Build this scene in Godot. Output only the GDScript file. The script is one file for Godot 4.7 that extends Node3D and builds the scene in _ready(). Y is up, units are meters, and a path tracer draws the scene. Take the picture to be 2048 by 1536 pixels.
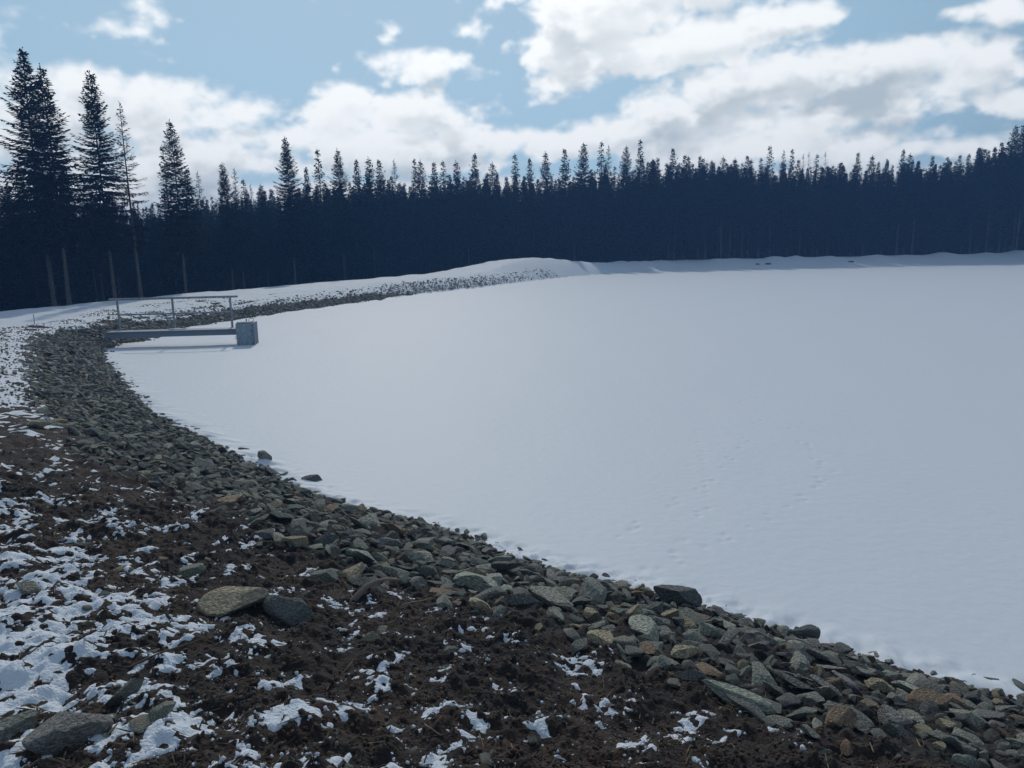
extends Node3D

# ---------- shared state ----------
var rng := RandomNumberGenerator.new()
var shore_r := PackedFloat32Array()      # distance of the waterline from the lake's middle, by angle
var shore_k := PackedFloat32Array()
const BINS := 720
const LAKE := Vector2(30, -42)
var n_big := FastNoiseLite.new()
var n_mid := FastNoiseLite.new()
var n_fine := FastNoiseLite.new()
var n_snow := FastNoiseLite.new()
var n_tint := FastNoiseLite.new()
var used_names := {}
var M := {}
const EYE := Vector3(0, 3.5, 0)


func _ready() -> void:
	rng.seed = 20240317
	setup_noise()
	setup_camera_and_light()
	setup_shore()
	setup_materials()
	build_terrain()
	build_lake()
	build_far_bank_details()
	build_forest()
	build_embankment()
	build_footbridge()
	build_boulders()
	build_ground_litter()


func setup_noise() -> void:
	for a in [[n_big, 3, 0.22, 3], [n_mid, 5, 2.6, 4], [n_fine, 7, 13.0, 3], [n_snow, 11, 1.25, 6], [n_tint, 13, 0.9, 4]]:
		var n: FastNoiseLite = a[0]
		n.noise_type = FastNoiseLite.TYPE_SIMPLEX_SMOOTH
		n.seed = a[1]
		n.frequency = a[2]
		n.fractal_type = FastNoiseLite.FRACTAL_FBM
		n.fractal_octaves = a[3]
		n.fractal_gain = 0.55
	n_snow.frequency = 1.6
	n_snow.fractal_gain = 0.63
	n_snow.fractal_octaves = 7


# ---------- camera, sky, sun, exposure ----------
func setup_camera_and_light() -> void:
	var cam := Camera3D.new()
	cam.name = "camera"
	cam.fov = 53.0
	cam.near = 0.05
	cam.far = 3000.0
	cam.transform = Transform3D(Basis(Vector3(0.99976, -0.02164, 0.00398), Vector3(0.022, 0.98329, -0.1807), Vector3(0, 0.18074, 0.98353)).orthonormalized(), EYE)
	add_child(cam)
	cam.current = true

	var env := Environment.new()
	env.background_mode = Environment.BG_SKY
	var sky := Sky.new()
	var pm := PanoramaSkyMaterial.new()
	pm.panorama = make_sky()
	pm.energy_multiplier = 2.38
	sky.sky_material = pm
	env.sky = sky
	env.background_energy_multiplier = 1.0
	env.tonemap_mode = Environment.TONE_MAPPER_LINEAR
	env.tonemap_exposure = 0.42
	env.sdfgi_enabled = true
	env.ssao_enabled = true
	env.ssil_enabled = true
	env.fog_enabled = true
	env.fog_density = 0.0021
	env.fog_light_color = Color(0.5, 0.72, 1.0)
	var we := WorldEnvironment.new()
	we.name = "world_environment"
	we.environment = env
	add_child(we)

	var sun := DirectionalLight3D.new()
	sun.name = "sun"
	sun.light_energy = 1.3
	sun.light_color = Color(1.0, 0.96, 0.9)
	sun.light_angular_distance = 1.2
	sun.shadow_enabled = true
	var az := deg_to_rad(-9.0)
	var el := deg_to_rad(36.0)
	var to_sun := Vector3(sin(az) * cos(el), sin(el), -cos(az) * cos(el))
	sun.basis = Basis.looking_at(-to_sun, Vector3.UP)
	add_child(sun)


# Clouds by direction (azimuth and elevation in degrees, their half sizes, how dense)
const CLOUDS := [[-28.1,8.7,5.5,2.4,1.00],[-24.1,8.4,5.5,2.3,1.00],[-20.8,7.8,3.6,1.6,0.90],[-16.9,9.2,2.7,1.0,0.60],[-12.1,9.1,2.6,1.8,1.15],[-6.4,8.9,3.8,1.5,1.15],[-0.4,9.0,1.6,1.1,0.70],[-20.4,6.2,8.0,1.5,1.00],[-11.1,6.9,9.5,1.3,1.00],[-2.3,6.8,7.3,1.2,1.00],[3.1,6.7,6.6,1.0,1.00],[10.1,7.2,5.8,1.5,1.00],[-30.7,6.2,5.1,2.2,0.90],[11.2,8.4,3.0,1.5,1.00],[15.2,9.7,4.0,1.6,1.10],[19.9,10.1,5.5,1.65,1.10],[24.5,10.2,5.5,1.65,1.10],[28.7,10.1,4.0,1.8,1.00],[31.0,10.2,2.2,0.7,0.60],[18.5,7.2,6.6,1.5,1.00],[23.1,7.8,4.7,1.3,1.00],[30.2,7.8,4.0,0.7,0.80],[27.7,5.0,9.1,0.8,0.90],[16.9,5.9,10.9,1.1,1.00],[4.2,14.2,2.6,2.9,1.10],[5.3,12.1,2.2,1.5,0.80],[8.4,14.5,5.0,2.0,1.20],[13.4,13.1,4.7,1.4,1.00],[17.6,13.5,4.2,1.3,1.00],[20.7,13.9,2.2,1.1,0.80],[11.7,16.1,7.3,1.8,1.00],[-5.9,12.3,3.6,0.9,0.85],[-4.2,11.5,2.2,0.7,0.60],[-1.7,15.4,1.6,1.3,0.60],[-8.1,14.4,0.8,0.7,0.50],[0.1,16.4,2.2,0.5,0.60],[-25.3,13.4,2.6,0.9,0.45],[-24.0,14.7,1.5,1.1,0.45],[-29.6,13.4,2.9,1.1,0.35],[31.0,12.7,2.2,1.0,0.90]]
var n_cloud := FastNoiseLite.new()
var n_field := FastNoiseLite.new()
var cloud_pick := []


func cloud_density(a: float, e: float) -> float:
	var ar := deg_to_rad(a)
	var er := deg_to_rad(e)
	var c := cos(er)
	var d := Vector3(sin(ar) * c, sin(er), -cos(ar) * c)
	# clouds lie in flat layers: stretch the noise sideways near the horizon
	var f := n_cloud.get_noise_3d(d.x * 10.0, d.y * 19.0, d.z * 10.0)
	var g := n_cloud.get_noise_3d(d.x * 10.0 + 31.0, d.y * 16.0, d.z * 10.0)
	var wa := a + g * 2.6
	var we := e + f * 1.0
	var s := 0.0
	for b in cloud_pick:
		var x: float = (wa - b[0]) / b[2]
		if absf(x) > 1.7:
			continue
		var y: float = (we - b[1]) / b[3]
		if y < 0.0:
			y *= 0.8
		var q := x * x + y * y
		if q < 2.6:
			s = maxf(s, b[4] * (1.0 - q * 0.42)) + 0.05 * b[4] * maxf(0.0, 1.0 - q)
	# the rest of the sky: banks low down, broken cloud higher up
	var away := smoothstep(33.0, 44.0, absf(a))
	var over := smoothstep(17.0, 24.0, e)
	away = maxf(away, over)
	if away > 0.0:
		var h := n_field.get_noise_3d(d.x * 2.4, d.y * 4.5, d.z * 2.4)
		s = maxf(s, away * clampf(0.30 + 1.5 * h + 0.35 * (1.0 - smoothstep(4.0, 14.0, e)), 0.0, 1.2))
	s = maxf(s, 0.95 * (1.0 - smoothstep(3.6, 5.6, e)))
	return s + f * 0.62 + 0.30 * n_cloud.get_noise_3d(d.x * 34.0, d.y * 46.0, d.z * 34.0)


func sky_color(a: float, e: float) -> Color:
	var ee := maxf(e, 0.0)
	var ar := deg_to_rad(a)
	var er := deg_to_rad(ee)
	var d := Vector3(sin(ar) * cos(er), sin(er), -cos(ar) * cos(er))
	var sa := deg_to_rad(-9.0)
	var se := deg_to_rad(36.0)
	var to_sun := Vector3(sin(sa) * cos(se), sin(se), -cos(sa) * cos(se))
	var ang := rad_to_deg(acos(clampf(d.dot(to_sun), -1.0, 1.0)))
	var t := pow(clampf(ee / 90.0, 0.0, 1.0), 0.5)
	var blue := Vector3(0.50, 0.76, 0.94).lerp(Vector3(0.02, 0.10, 0.27), t)
	var glow := exp(-ang * ang / (2.0 * 24.0 * 24.0))
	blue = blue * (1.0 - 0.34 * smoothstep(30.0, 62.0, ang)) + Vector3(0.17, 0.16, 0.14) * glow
	var dn := cloud_density(a, e)
	var dup := cloud_density(a - 0.35, e + 1.1)
	var cov := smoothstep(0.30, 0.86, dn)
	var thick := smoothstep(0.62, 1.25, dup) * clampf(0.62 + 1.1 * n_field.get_noise_3d(d.x * 5.5, d.y * 13.0, d.z * 5.5), 0.0, 1.0)
	var lit := Vector3(0.90, 0.94, 0.97) + Vector3(0.32, 0.30, 0.27) * glow
	var dim := Vector3(0.40, 0.495, 0.575) + Vector3(0.40, 0.36, 0.31) * glow
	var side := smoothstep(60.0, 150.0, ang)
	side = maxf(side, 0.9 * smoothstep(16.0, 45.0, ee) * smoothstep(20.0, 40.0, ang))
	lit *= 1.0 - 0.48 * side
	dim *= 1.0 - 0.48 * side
	var col := lit.lerp(dim, thick)
	var low := 1.0 - smoothstep(0.0, 6.0, ee)
	col = col.lerp(Vector3(0.74, 0.80, 0.82), low * 0.5)
	blue = blue.lerp(Vector3(0.70, 0.78, 0.82), low * 0.75)
	var o := blue.lerp(col, cov)
	return Color(o.x, o.y, o.z)


func make_sky() -> ImageTexture:
	n_cloud.seed = 5
	n_cloud.noise_type = FastNoiseLite.TYPE_SIMPLEX_SMOOTH
	n_cloud.frequency = 1.0
	n_cloud.fractal_octaves = 6
	n_cloud.fractal_gain = 0.52
	n_field.seed = 8
	n_field.frequency = 1.0
	n_field.fractal_octaves = 3
	var lw := 512
	var lh := 256
	var data := PackedFloat32Array()
	data.resize(lw * lh * 3)
	cloud_pick = CLOUDS
	for j in lh:
		var e := 90.0 - (j + 0.5) * 180.0 / lh
		for i in lw:
			var a := wrapf((i + 0.5) * 360.0 / lw, -180.0, 180.0)
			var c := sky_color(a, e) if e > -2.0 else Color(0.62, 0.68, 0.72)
			var k := (j * lw + i) * 3
			data[k] = c.r
			data[k + 1] = c.g
			data[k + 2] = c.b
	var im := Image.create_from_data(lw, lh, false, Image.FORMAT_RGBF, data.to_byte_array())
	var w := 4096
	var h := 2048
	im.resize(w, h, Image.INTERPOLATE_CUBIC)
	data = im.get_data().to_float32_array()
	# finer where the cloud shapes are known
	for j in h:
		var e := 90.0 - (j + 0.5) * 180.0 / h
		if e > 21.0 or e < 0.5:
			continue
		cloud_pick = CLOUDS.filter(func(b): return absf(e - b[1]) < b[3] * 1.8 + 1.6)
		for i in w:
			var a := wrapf((i + 0.5) * 360.0 / w, -180.0, 180.0)
			if absf(a) > 38.0:
				continue
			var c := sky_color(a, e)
			var k := (j * w + i) * 3
			data[k] = c.r
			data[k + 1] = c.g
			data[k + 2] = c.b
	im = Image.create_from_data(w, h, false, Image.FORMAT_RGBF, data.to_byte_array())
	return ImageTexture.create_from_image(im)


# ---------- shoreline and terrain ----------
const SHORE := [[-14.8,-28.1],[-14.2,-29.6],[-14.7,-34.8],[-13.7,-38.1],[-11.1,-44.9],[-8.5,-50.1],[-6.1,-55.9],[-2.4,-62.1],[0.5,-68.0],[4.3,-74.9],[8.5,-81.0],[13.0,-85.3],[19.2,-86.2],[31,-86],[42,-86],[56,-86],[70,-80],[80,-66],[84,-46],[78,-24],[64,-6],[46,4],[28,6],[15,2],[8,-2.2],[3.85,-5.31],[3.41,-5.53],[3.0,-5.84],[2.51,-6.31],[1.93,-6.8],[1.25,-7.26],[0.52,-7.71],[-0.24,-8.43],[-1.01,-9.27],[-2.08,-9.89],[-2.95,-10.68],[-4.15,-12.17],[-5.31,-13.52],[-7.58,-16.2],[-10.61,-20.83]]


func setup_shore() -> void:
	var pts := []
	for p in SHORE:
		var v := Vector2(p[0], p[1]) - LAKE
		pts.append([fposmod(v.angle(), TAU), v.length()])
	pts.sort_custom(func(a, b): return a[0] < b[0])
	shore_r.resize(BINS)
	shore_k.resize(BINS)
	var n := pts.size()
	for i in BINS:
		var a := TAU * i / BINS
		var k := 0
		while k < n and pts[k][0] <= a:
			k += 1
		var p0 = pts[(k - 1 + n) % n]
		var p1 = pts[k % n]
		var span := fposmod(p1[0] - p0[0], TAU)
		var t := fposmod(a - p0[0], TAU) / maxf(span, 1e-5)
		shore_r[i] = lerpf(p0[1], p1[1], t)
	for pass_ in 2:
		var s := shore_r.duplicate()
		for i in BINS:
			shore_r[i] = (s[(i + BINS - 1) % BINS] + 2.0 * s[i] + s[(i + 1) % BINS]) / 4.0
	for i in BINS:
		var dr := (shore_r[(i + 2) % BINS] - shore_r[(i + BINS - 2) % BINS]) / (4.0 * TAU / BINS)
		shore_k[i] = 1.0 / sqrt(1.0 + pow(dr / shore_r[i], 2.0))


func shore_distance(x: float, z: float) -> float:       # metres outside the waterline (negative on the lake)
	var dx := x - LAKE.x
	var dz := z - LAKE.y
	var a := fposmod(atan2(dz, dx), TAU) * BINS / TAU
	var i := int(a) % BINS
	var t := a - floorf(a)
	var j := (i + 1) % BINS
	return (sqrt(dx * dx + dz * dz) - lerpf(shore_r[i], shore_r[j], t)) * lerpf(shore_k[i], shore_k[j], t)


func at_shore(angle: float, d: float) -> Vector2:
	var a := fposmod(angle, TAU) * BINS / TAU
	var i := int(a) % BINS
	var r := lerpf(shore_r[i], shore_r[(i + 1) % BINS], a - floorf(a)) + d / shore_k[i]
	return LAKE + Vector2(cos(angle), sin(angle)) * r


func far_side(x: float, z: float) -> float:              # 1 on the natural bank across the lake, 0 on the dam
	return smoothstep(9.0, 19.0, x) * smoothstep(-30.0, -60.0, z)


func ground_height(x: float, z: float, d: float) -> float:
	if d < -1.5:
		return -0.5
	var dc2 := x * x + z * z
	var near := exp(-dc2 / 144.0)
	var crest := 0.85 + 1.05 * near
	var mound := exp(-((x - 3.0) * (x - 3.0) + (z + 80.0) * (z + 80.0)) / 60.0)
	crest += 1.0 * mound
	var w := 3.0 + 2.5 * near + 1.6 * mound
	var t := d / w
	var f := far_side(x, z)
	var h := 0.0
	if f < 1.0:
		if t < 0.0:
			h = crest * 1.35 * t
		elif t < 1.0:
			h = crest * t * (1.35 - 0.35 * t)
		else:
			h = crest + 0.04 * (1.0 - exp(-(t - 1.0) * 3.0))
		var o := d - (w + 4.2 + 2.0 * near)
		if o > 0.0:
			h -= minf(o * o * 0.06 + o * 0.02, 0.34 * o) if o < 5.0 else 1.6 + (o - 5.0) * 0.05
			h = maxf(h, -0.85)
	if f > 0.0:
		var t2 := clampf(d / 9.0, -0.2, 1.0)
		var hf := 0.75 * t2 * (1.5 - 0.5 * t2)
		hf += smoothstep(3.0, 6.5, d) * (1.0 - smoothstep(7.0, 11.0, d)) * (0.25 + 0.55 * n_big.get_noise_2d(x * 1.3, 7.0)) + maxf(d - 9.0, 0.0) * 0.012
		h = lerpf(h, hf, f)
	h += n_big.get_noise_2d(x, z) * 0.10 * smoothstep(0.3, 3.0, d)
	if dc2 < 900.0:
		var s := smoothstep(-0.2, 0.6, d) * (1.0 - smoothstep(500.0, 900.0, dc2))
		var m := n_mid.get_noise_2d(x, z)
		h += s * (0.075 * m + 0.05 * maxf(0.0, n_mid.get_noise_2d(x * 0.45 + 40.0, z * 0.9)))
		if dc2 < 150.0:
			h += s * 0.030 * n_fine.get_noise_2d(x, z) * (0.6 + m)
	return h


func ground_at(x: float, z: float) -> float:
	return ground_height(x, z, shore_distance(x, z))


func stone_width(x: float, z: float) -> float:           # how far up the slope the stones reach
	var near := exp(-(x * x + z * z) / 200.0)
	return 1.95 + 1.15 * near


func snow_depth(x: float, z: float, d: float) -> float:
	var dc := sqrt(x * x + z * z)
	var sw := stone_width(x, z)
	var far := far_side(x, z)
	var c: float
	var soil := 0.26 + 0.15 * smoothstep(4.2, 5.6, d) + 0.24 * smoothstep(-1.1, -2.4, x) * smoothstep(3.9, 4.9, d)
	soil = lerpf(-0.4, soil, smoothstep(sw - 0.7, sw + 0.3, d))
	if x > 0.6:
		soil -= 0.10 * smoothstep(0.6, 1.6, x)
	var on_crest := lerpf(lerpf(0.05, 0.66, smoothstep(sw - 0.7, sw + 0.3, d)), 1.5, smoothstep(sw + 1.0, sw + 2.6, d))
	c = lerpf(soil, on_crest, smoothstep(9.0, 19.0, dc))
	if z < -30.0:
		var b := 0.50
		b = lerpf(b, 0.62, smoothstep(-40.0, -50.0, z))
		b = lerpf(b, 0.80, smoothstep(-50.0, -57.0, z))
		b = lerpf(b, 1.25, smoothstep(-56.0, -68.0, z))
		# the lowest stones are bare
		b += 0.18
		b -= 0.60 * (1.0 - smoothstep(0.5, 1.5, d)) * (1.0 - smoothstep(-50.0, -60.0, z))
		c = maxf(c, lerpf(0.0, b, smoothstep(-30.0, -35.0, z)))
	c = lerpf(c, 1.5, far)
	var out := 11.5 + 6.0 * (1.0 - smoothstep(-40.0, -70.0, z)) * (1.0 - far)
	c = lerpf(c, -0.3, smoothstep(out, out + 4.0, d))
	if dc < 14.0:
		c += 0.02 + 0.16 * n_mid.get_noise_2d(x * 3.3 + 5.0, z * 3.3) + 0.30 * n_fine.get_noise_2d(x * 1.1 - 7.0, z * 1.1)
	var n := 0.5 + 0.74 * n_snow.get_noise_2d(x * 1.85 + z * 0.62, z * 1.2 - x * 0.45)
	var t := (c - n) * 0.10
	if dc < 16.0:
		t *= 0.42 if t > 0.0 else 1.0
	if z < -31.0 and z > -53.0 and d < sw + 1.2:
		return t * 1.7
	if z < -53.0:
		return minf(t, 0.05)
	return minf(t, 0.035 + 0.25 * t) if t > 0.045 else t


func grid_lines(lo: float, hi: float, step: float, low_end: float, high_end: float, grow_low: float, grow_high: float) -> PackedFloat32Array:
	var left := []
	var s := step
	var v := lo
	while v > low_end:
		s *= 1.0 + grow_low
		v -= s
		left.push_front(v)
	var o := PackedFloat32Array(left)
	v = lo
	while v < hi:
		o.append(v)
		v += step
	s = step
	while v < high_end:
		o.append(v)
		s *= 1.0 + grow_high
		v += s
	o.append(v)
	return o


func grid_mesh(xs: PackedFloat32Array, zs: PackedFloat32Array, h: PackedFloat32Array, keep: PackedByteArray, cols: PackedColorArray) -> ArrayMesh:
	var nx := xs.size()
	var nz := zs.size()
	var remap := PackedInt32Array()
	remap.resize(nx * nz)
	remap.fill(-1)
	var v := PackedVector3Array()
	var nn := PackedVector3Array()
	var cc := PackedColorArray()
	var idx := PackedInt32Array()
	for j in nz - 1:
		for i in nx - 1:
			var a := j * nx + i
			var b := a + 1
			var c := a + nx
			var d := c + 1
			if keep[a] + keep[b] + keep[c] + keep[d] == 0:
				continue
			for q in [a, b, c, d]:
				if remap[q] < 0:
					remap[q] = v.size()
					var qi: int = q % nx
					var qj: int = q / nx
					v.append(Vector3(xs[qi], h[q], zs[qj]))
					var l := maxi(qi - 1, 0)
					var r := mini(qi + 1, nx - 1)
					var u := maxi(qj - 1, 0)
					var w := mini(qj + 1, nz - 1)
					var gx := (h[qj * nx + r] - h[qj * nx + l]) / (xs[r] - xs[l])
					var gz := (h[w * nx + qi] - h[u * nx + qi]) / (zs[w] - zs[u])
					nn.append(Vector3(-gx, 1.0, -gz).normalized())
					if cols.size():
						cc.append(cols[q])
			idx.append_array([remap[a], remap[b], remap[c], remap[b], remap[d], remap[c]])
	var arr := []
	arr.resize(Mesh.ARRAY_MAX)
	arr[Mesh.ARRAY_VERTEX] = v
	arr[Mesh.ARRAY_NORMAL] = nn
	if cols.size():
		arr[Mesh.ARRAY_COLOR] = cc
	arr[Mesh.ARRAY_INDEX] = idx
	var m := ArrayMesh.new()
	m.add_surface_from_arrays(Mesh.PRIMITIVE_TRIANGLES, arr)
	return m


func build_terrain() -> void:
	var xs := grid_lines(-4.2, 2.6, 0.015, -420.0, 420.0, 0.022, 0.03)
	var zs := grid_lines(-6.2, -1.95, 0.014, -420.0, 40.0, 0.018, 0.10)
	var nx := xs.size()
	var nz := zs.size()
	var h := PackedFloat32Array()
	var sh := PackedFloat32Array()
	var keep := PackedByteArray()
	var skeep := PackedByteArray()
	var cols := PackedColorArray()
	h.resize(nx * nz)
	sh.resize(nx * nz)
	keep.resize(nx * nz)
	skeep.resize(nx * nz)
	cols.resize(nx * nz)
	for j in nz:
		var z := zs[j]
		for i in nx:
			var x := xs[i]
			var k := j * nx + i
			var d := shore_distance(x, z)
			if d < -1.5:
				h[k] = -0.5
				sh[k] = -0.6
				continue
			var g := ground_height(x, z, d)
			h[k] = g
			keep[k] = 1
			var dc2 := x * x + z * z
			var tint := 0.5 + 0.9 * n_tint.get_noise_2d(x, z)
			var col := Color(0.016, 0.011, 0.010).lerp(Color(0.068, 0.041, 0.026), clampf(tint * 1.25 - 0.15, 0.0, 1.0))
			if d < stone_width(x, z):
				col = col.lerp(Color(0.030, 0.031, 0.030), 0.8)
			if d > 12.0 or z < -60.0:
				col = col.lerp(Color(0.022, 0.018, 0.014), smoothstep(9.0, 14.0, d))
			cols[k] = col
			var t := snow_depth(x, z, d)
			if t > -0.012:
				if t > -0.004:
					skeep[k] = 1
				if dc2 < 260.0 and t > 0.0:
					t += 0.006 * n_fine.get_noise_2d(x * 1.4 + 9.0, z * 1.4) * minf(1.0, t * 40.0)
			# below its edge the snow dives under the soil, so the two surfaces cross along the edge of the patch
			# and it smooths over the crumbs of soil beneath it
			var under := 0.0
			if dc2 < 150.0:
				under = 0.022 * n_fine.get_noise_2d(x, z) * smoothstep(-0.2, 0.6, d)
			sh[k] = g - under + (t if t < 0.0 else t * 0.9)
	var ground := MeshInstance3D.new()
	ground.name = "ground"
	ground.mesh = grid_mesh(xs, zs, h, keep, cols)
	ground.material_override = M.soil
	ground.set_meta("kind", "structure")
	add_child(ground)
	var snow := MeshInstance3D.new()
	snow.name = "snow_cover"
	snow.mesh = grid_mesh(xs, zs, sh, skeep, PackedColorArray())
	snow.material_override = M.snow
	tag(snow, "white snow cover lying over the dam crest and in patches on the brown soil", "snow", "", "stuff")
	add_child(snow)


const TRACKS := [[5.44,-17.19],[4.95,-16.30],[5.05,-15.51],[5.12,-14.93],[4.80,-14.50],[4.65,-14.37],[4.51,-13.85],[5.11,-13.81],[3.40,-13.84],[4.12,-13.29],[4.13,-13.06],[3.96,-12.82],[3.81,-12.57],[3.22,-13.01],[3.15,-12.39],[3.05,-12.15],[3.03,-11.90],[3.47,-12.04],[3.52,-11.89],[3.23,-11.48],[4.94,-12.91],[5.04,-12.73],[5.00,-12.58],[4.94,-12.35],[4.79,-11.86],[4.85,-11.67],[4.77,-11.54],[4.66,-11.31],[4.83,-11.15],[4.45,-10.86],[4.54,-10.73],[4.41,-10.61],[4.25,-10.42],[3.93,-10.09],[3.92,-9.89],[3.80,-9.83],[3.60,-9.66],[2.89,-11.03],[2.91,-10.84],[2.77,-10.79],[2.74,-10.57],[2.58,-10.46],[2.67,-10.29],[2.20,-10.07],[2.21,-9.88],[2.07,-9.77],[2.54,-9.66],[2.37,-9.54],[2.36,-9.41],[3.23,-9.37],[3.19,-9.17],[2.87,-8.97],[2.50,-8.74],[2.53,-8.57],[2.41,-8.53],[1.51,-9.19],[1.52,-9.01],[1.42,-8.93],[1.24,-8.74],[1.99,-8.57],[1.90,-8.55],[2.18,-8.38],[1.78,-8.23],[1.78,-8.07],[1.82,-7.92],[1.38,-7.80],[1.54,-7.80],[1.34,-7.69]]


func build_lake() -> void:
	var xs := grid_lines(0.9, 5.8, 0.03, -18.0, 92.0, 0.03, 0.03)
	var zs := grid_lines(-17.6, -7.4, 0.03, -92.0, 8.0, 0.03, 0.03)
	var nx := xs.size()
	var nz := zs.size()
	var h := PackedFloat32Array()
	var keep := PackedByteArray()
	h.resize(nx * nz)
	keep.resize(nx * nz)
	for j in nz:
		for i in nx:
			var k := j * nx + i
			var x := xs[i]
			var z := zs[j]
			var d := shore_distance(x, z)
			if d < 1.6:
				keep[k] = 1
			h[k] = 0.02 * n_big.get_noise_2d(x * 1.2, z * 0.6)
			if d > -0.5:
				h[k] += (0.02 + 0.13 * n_mid.get_noise_2d(x * 0.7, z * 0.7)) * smoothstep(-0.6, 0.1, d)
	for p in TRACKS:
		var r := rng.randf_range(0.035, 0.055)
		var dep := rng.randf_range(0.007, 0.015)
		var i0 := xs.bsearch(p[0] - 0.16)
		var i1 := xs.bsearch(p[0] + 0.16)
		var j0 := zs.bsearch(p[1] - 0.16)
		var j1 := zs.bsearch(p[1] + 0.16)
		for j in range(j0, j1):
			for i in range(i0, i1):
				var q := (Vector2(xs[i] - p[0], (zs[j] - p[1]) * 0.8)).length() / r
				h[j * nx + i] -= dep * exp(-q * q * q)
	var lake := MeshInstance3D.new()
	lake.name = "frozen_lake"
	lake.mesh = grid_mesh(xs, zs, h, keep, PackedColorArray())
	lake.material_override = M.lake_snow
	lake.set_meta("kind", "structure")
	add_child(lake)


# ---------- materials ----------
func noise_tex(sd: int, freq: float, oct: int, lo: Color, hi: Color, size := 512) -> NoiseTexture2D:
	var n := FastNoiseLite.new()
	n.seed = sd
	n.noise_type = FastNoiseLite.TYPE_SIMPLEX_SMOOTH
	n.frequency = freq
	n.fractal_octaves = oct
	var t := NoiseTexture2D.new()
	t.width = size
	t.height = size
	t.seamless = true
	t.noise = n
	var g := Gradient.new()
	g.offsets = PackedFloat32Array([0.15, 0.85])
	g.colors = PackedColorArray([lo, hi])
	t.color_ramp = g
	return t


func mat(called: String, c: Color, rough: float) -> StandardMaterial3D:     # colours are linear base colours
	var m := StandardMaterial3D.new()
	m.resource_name = called
	m.albedo_color = c.linear_to_srgb()
	m.roughness = rough
	return m


func triplanar(m: StandardMaterial3D, world: bool, scale: float) -> void:
	m.uv1_triplanar = true
	m.uv1_world_triplanar = world
	m.uv1_scale = Vector3.ONE * scale


func setup_materials() -> void:
	var grain := noise_tex(21, 0.02, 6, Color(0.55, 0.55, 0.56), Color(1, 1, 1))
	var relief := noise_tex(22, 0.03, 6, Color.BLACK, Color.WHITE)
	var crumbs := noise_tex(23, 0.06, 4, Color.BLACK, Color.WHITE)
	var soil := mat("soil", Color(1, 1, 1), 0.95)
	soil.vertex_color_use_as_albedo = true
	soil.albedo_texture = noise_tex(24, 0.035, 6, Color(0.35, 0.35, 0.36), Color(1, 1, 1))
	triplanar(soil, true, 1.9)
	soil.heightmap_enabled = true
	soil.heightmap_texture = crumbs
	soil.heightmap_scale = 0.6
	M.soil = soil
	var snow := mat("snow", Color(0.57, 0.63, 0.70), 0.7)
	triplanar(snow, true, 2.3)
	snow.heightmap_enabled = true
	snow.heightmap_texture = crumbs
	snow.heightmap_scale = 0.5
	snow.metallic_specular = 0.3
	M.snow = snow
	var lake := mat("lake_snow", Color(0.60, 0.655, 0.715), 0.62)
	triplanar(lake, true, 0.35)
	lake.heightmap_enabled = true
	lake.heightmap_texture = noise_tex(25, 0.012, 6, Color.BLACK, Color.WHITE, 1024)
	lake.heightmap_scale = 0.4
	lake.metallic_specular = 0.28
	M.lake_snow = lake
	var k := 0
	M.stones = []
	for c in [Color(0.351, 0.379, 0.320), Color(0.267, 0.284, 0.251), Color(0.416, 0.421, 0.345), Color(0.191, 0.201, 0.192), Color(0.530, 0.466, 0.313), Color(0.503, 0.545, 0.443), Color(0.429, 0.308, 0.200), Color(0.310, 0.305, 0.288)]:
		M.stones.append(stone_mat("stone", c, grain, relief))
		k += 1
	var st := stone_mat("stones", Color(1, 1, 1), grain, relief)
	st.vertex_color_use_as_albedo = true
	M.stone_any = st
	M.needles = mat("needles", Color(0.030, 0.042, 0.030), 0.8)
	M.needles_brown = mat("needles_brown", Color(0.046, 0.043, 0.030), 0.8)
	M.needles_green = mat("needles_green", Color(0.030, 0.052, 0.034), 0.8)
	M.needles_thin = mat("needles_thin", Color(0.045, 0.048, 0.034), 0.85)
	M.dead = mat("dead_twigs", Color(0.085, 0.066, 0.052), 0.9)
	var bark := mat("bark", Color(0.125, 0.106, 0.092), 0.9)
	bark.albedo_texture = grain
	triplanar(bark, false, 0.8)
	M.bark = bark
	var steel := mat("galvanised_steel", Color(0.38, 0.43, 0.48), 0.55)
	steel.metallic = 0.15
	steel.albedo_texture = grain
	triplanar(steel, true, 1.1)
	M.steel = steel
	var concrete := mat("concrete", Color(0.30, 0.365, 0.41), 0.9)
	concrete.albedo_texture = noise_tex(27, 0.012, 5, Color(0.78, 0.79, 0.80), Color(1, 1, 1))
	triplanar(concrete, true, 1.3)
	concrete.heightmap_enabled = true
	concrete.heightmap_texture = relief
	concrete.heightmap_scale = 0.12
	M.concrete = concrete
	M.paint = mat("grey_steel", Color(0.15, 0.19, 0.24), 0.6)
	M.wood = mat("weathered_wood", Color(0.20, 0.17, 0.14), 0.9)
	M.twig = mat("twig", Color(0.085, 0.062, 0.045), 0.9)
	M.straw = mat("straw", Color(0.26, 0.21, 0.13), 0.9)


func stone_mat(called: String, c: Color, grain: Texture2D, relief: Texture2D) -> StandardMaterial3D:
	var m := mat(called, c, 0.88)
	m.albedo_texture = grain
	triplanar(m, false, 0.45)
	m.heightmap_enabled = true
	m.heightmap_texture = relief
	m.heightmap_scale = 1.6
	return m


# ---------- small helpers ----------
func tag(o: Node, label: String, category := "", group := "", kind := "") -> Node:
	if label:
		o.set_meta("label", label)
	if category:
		o.set_meta("category", category)
	if group:
		o.set_meta("group", group)
	if kind:
		o.set_meta("kind", kind)
	return o


func numbered(called: String) -> String:
	var n: int = used_names.get(called, 0)
	used_names[called] = n + 1
	return called if n == 0 else "%s_%03d" % [called, n]


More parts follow.
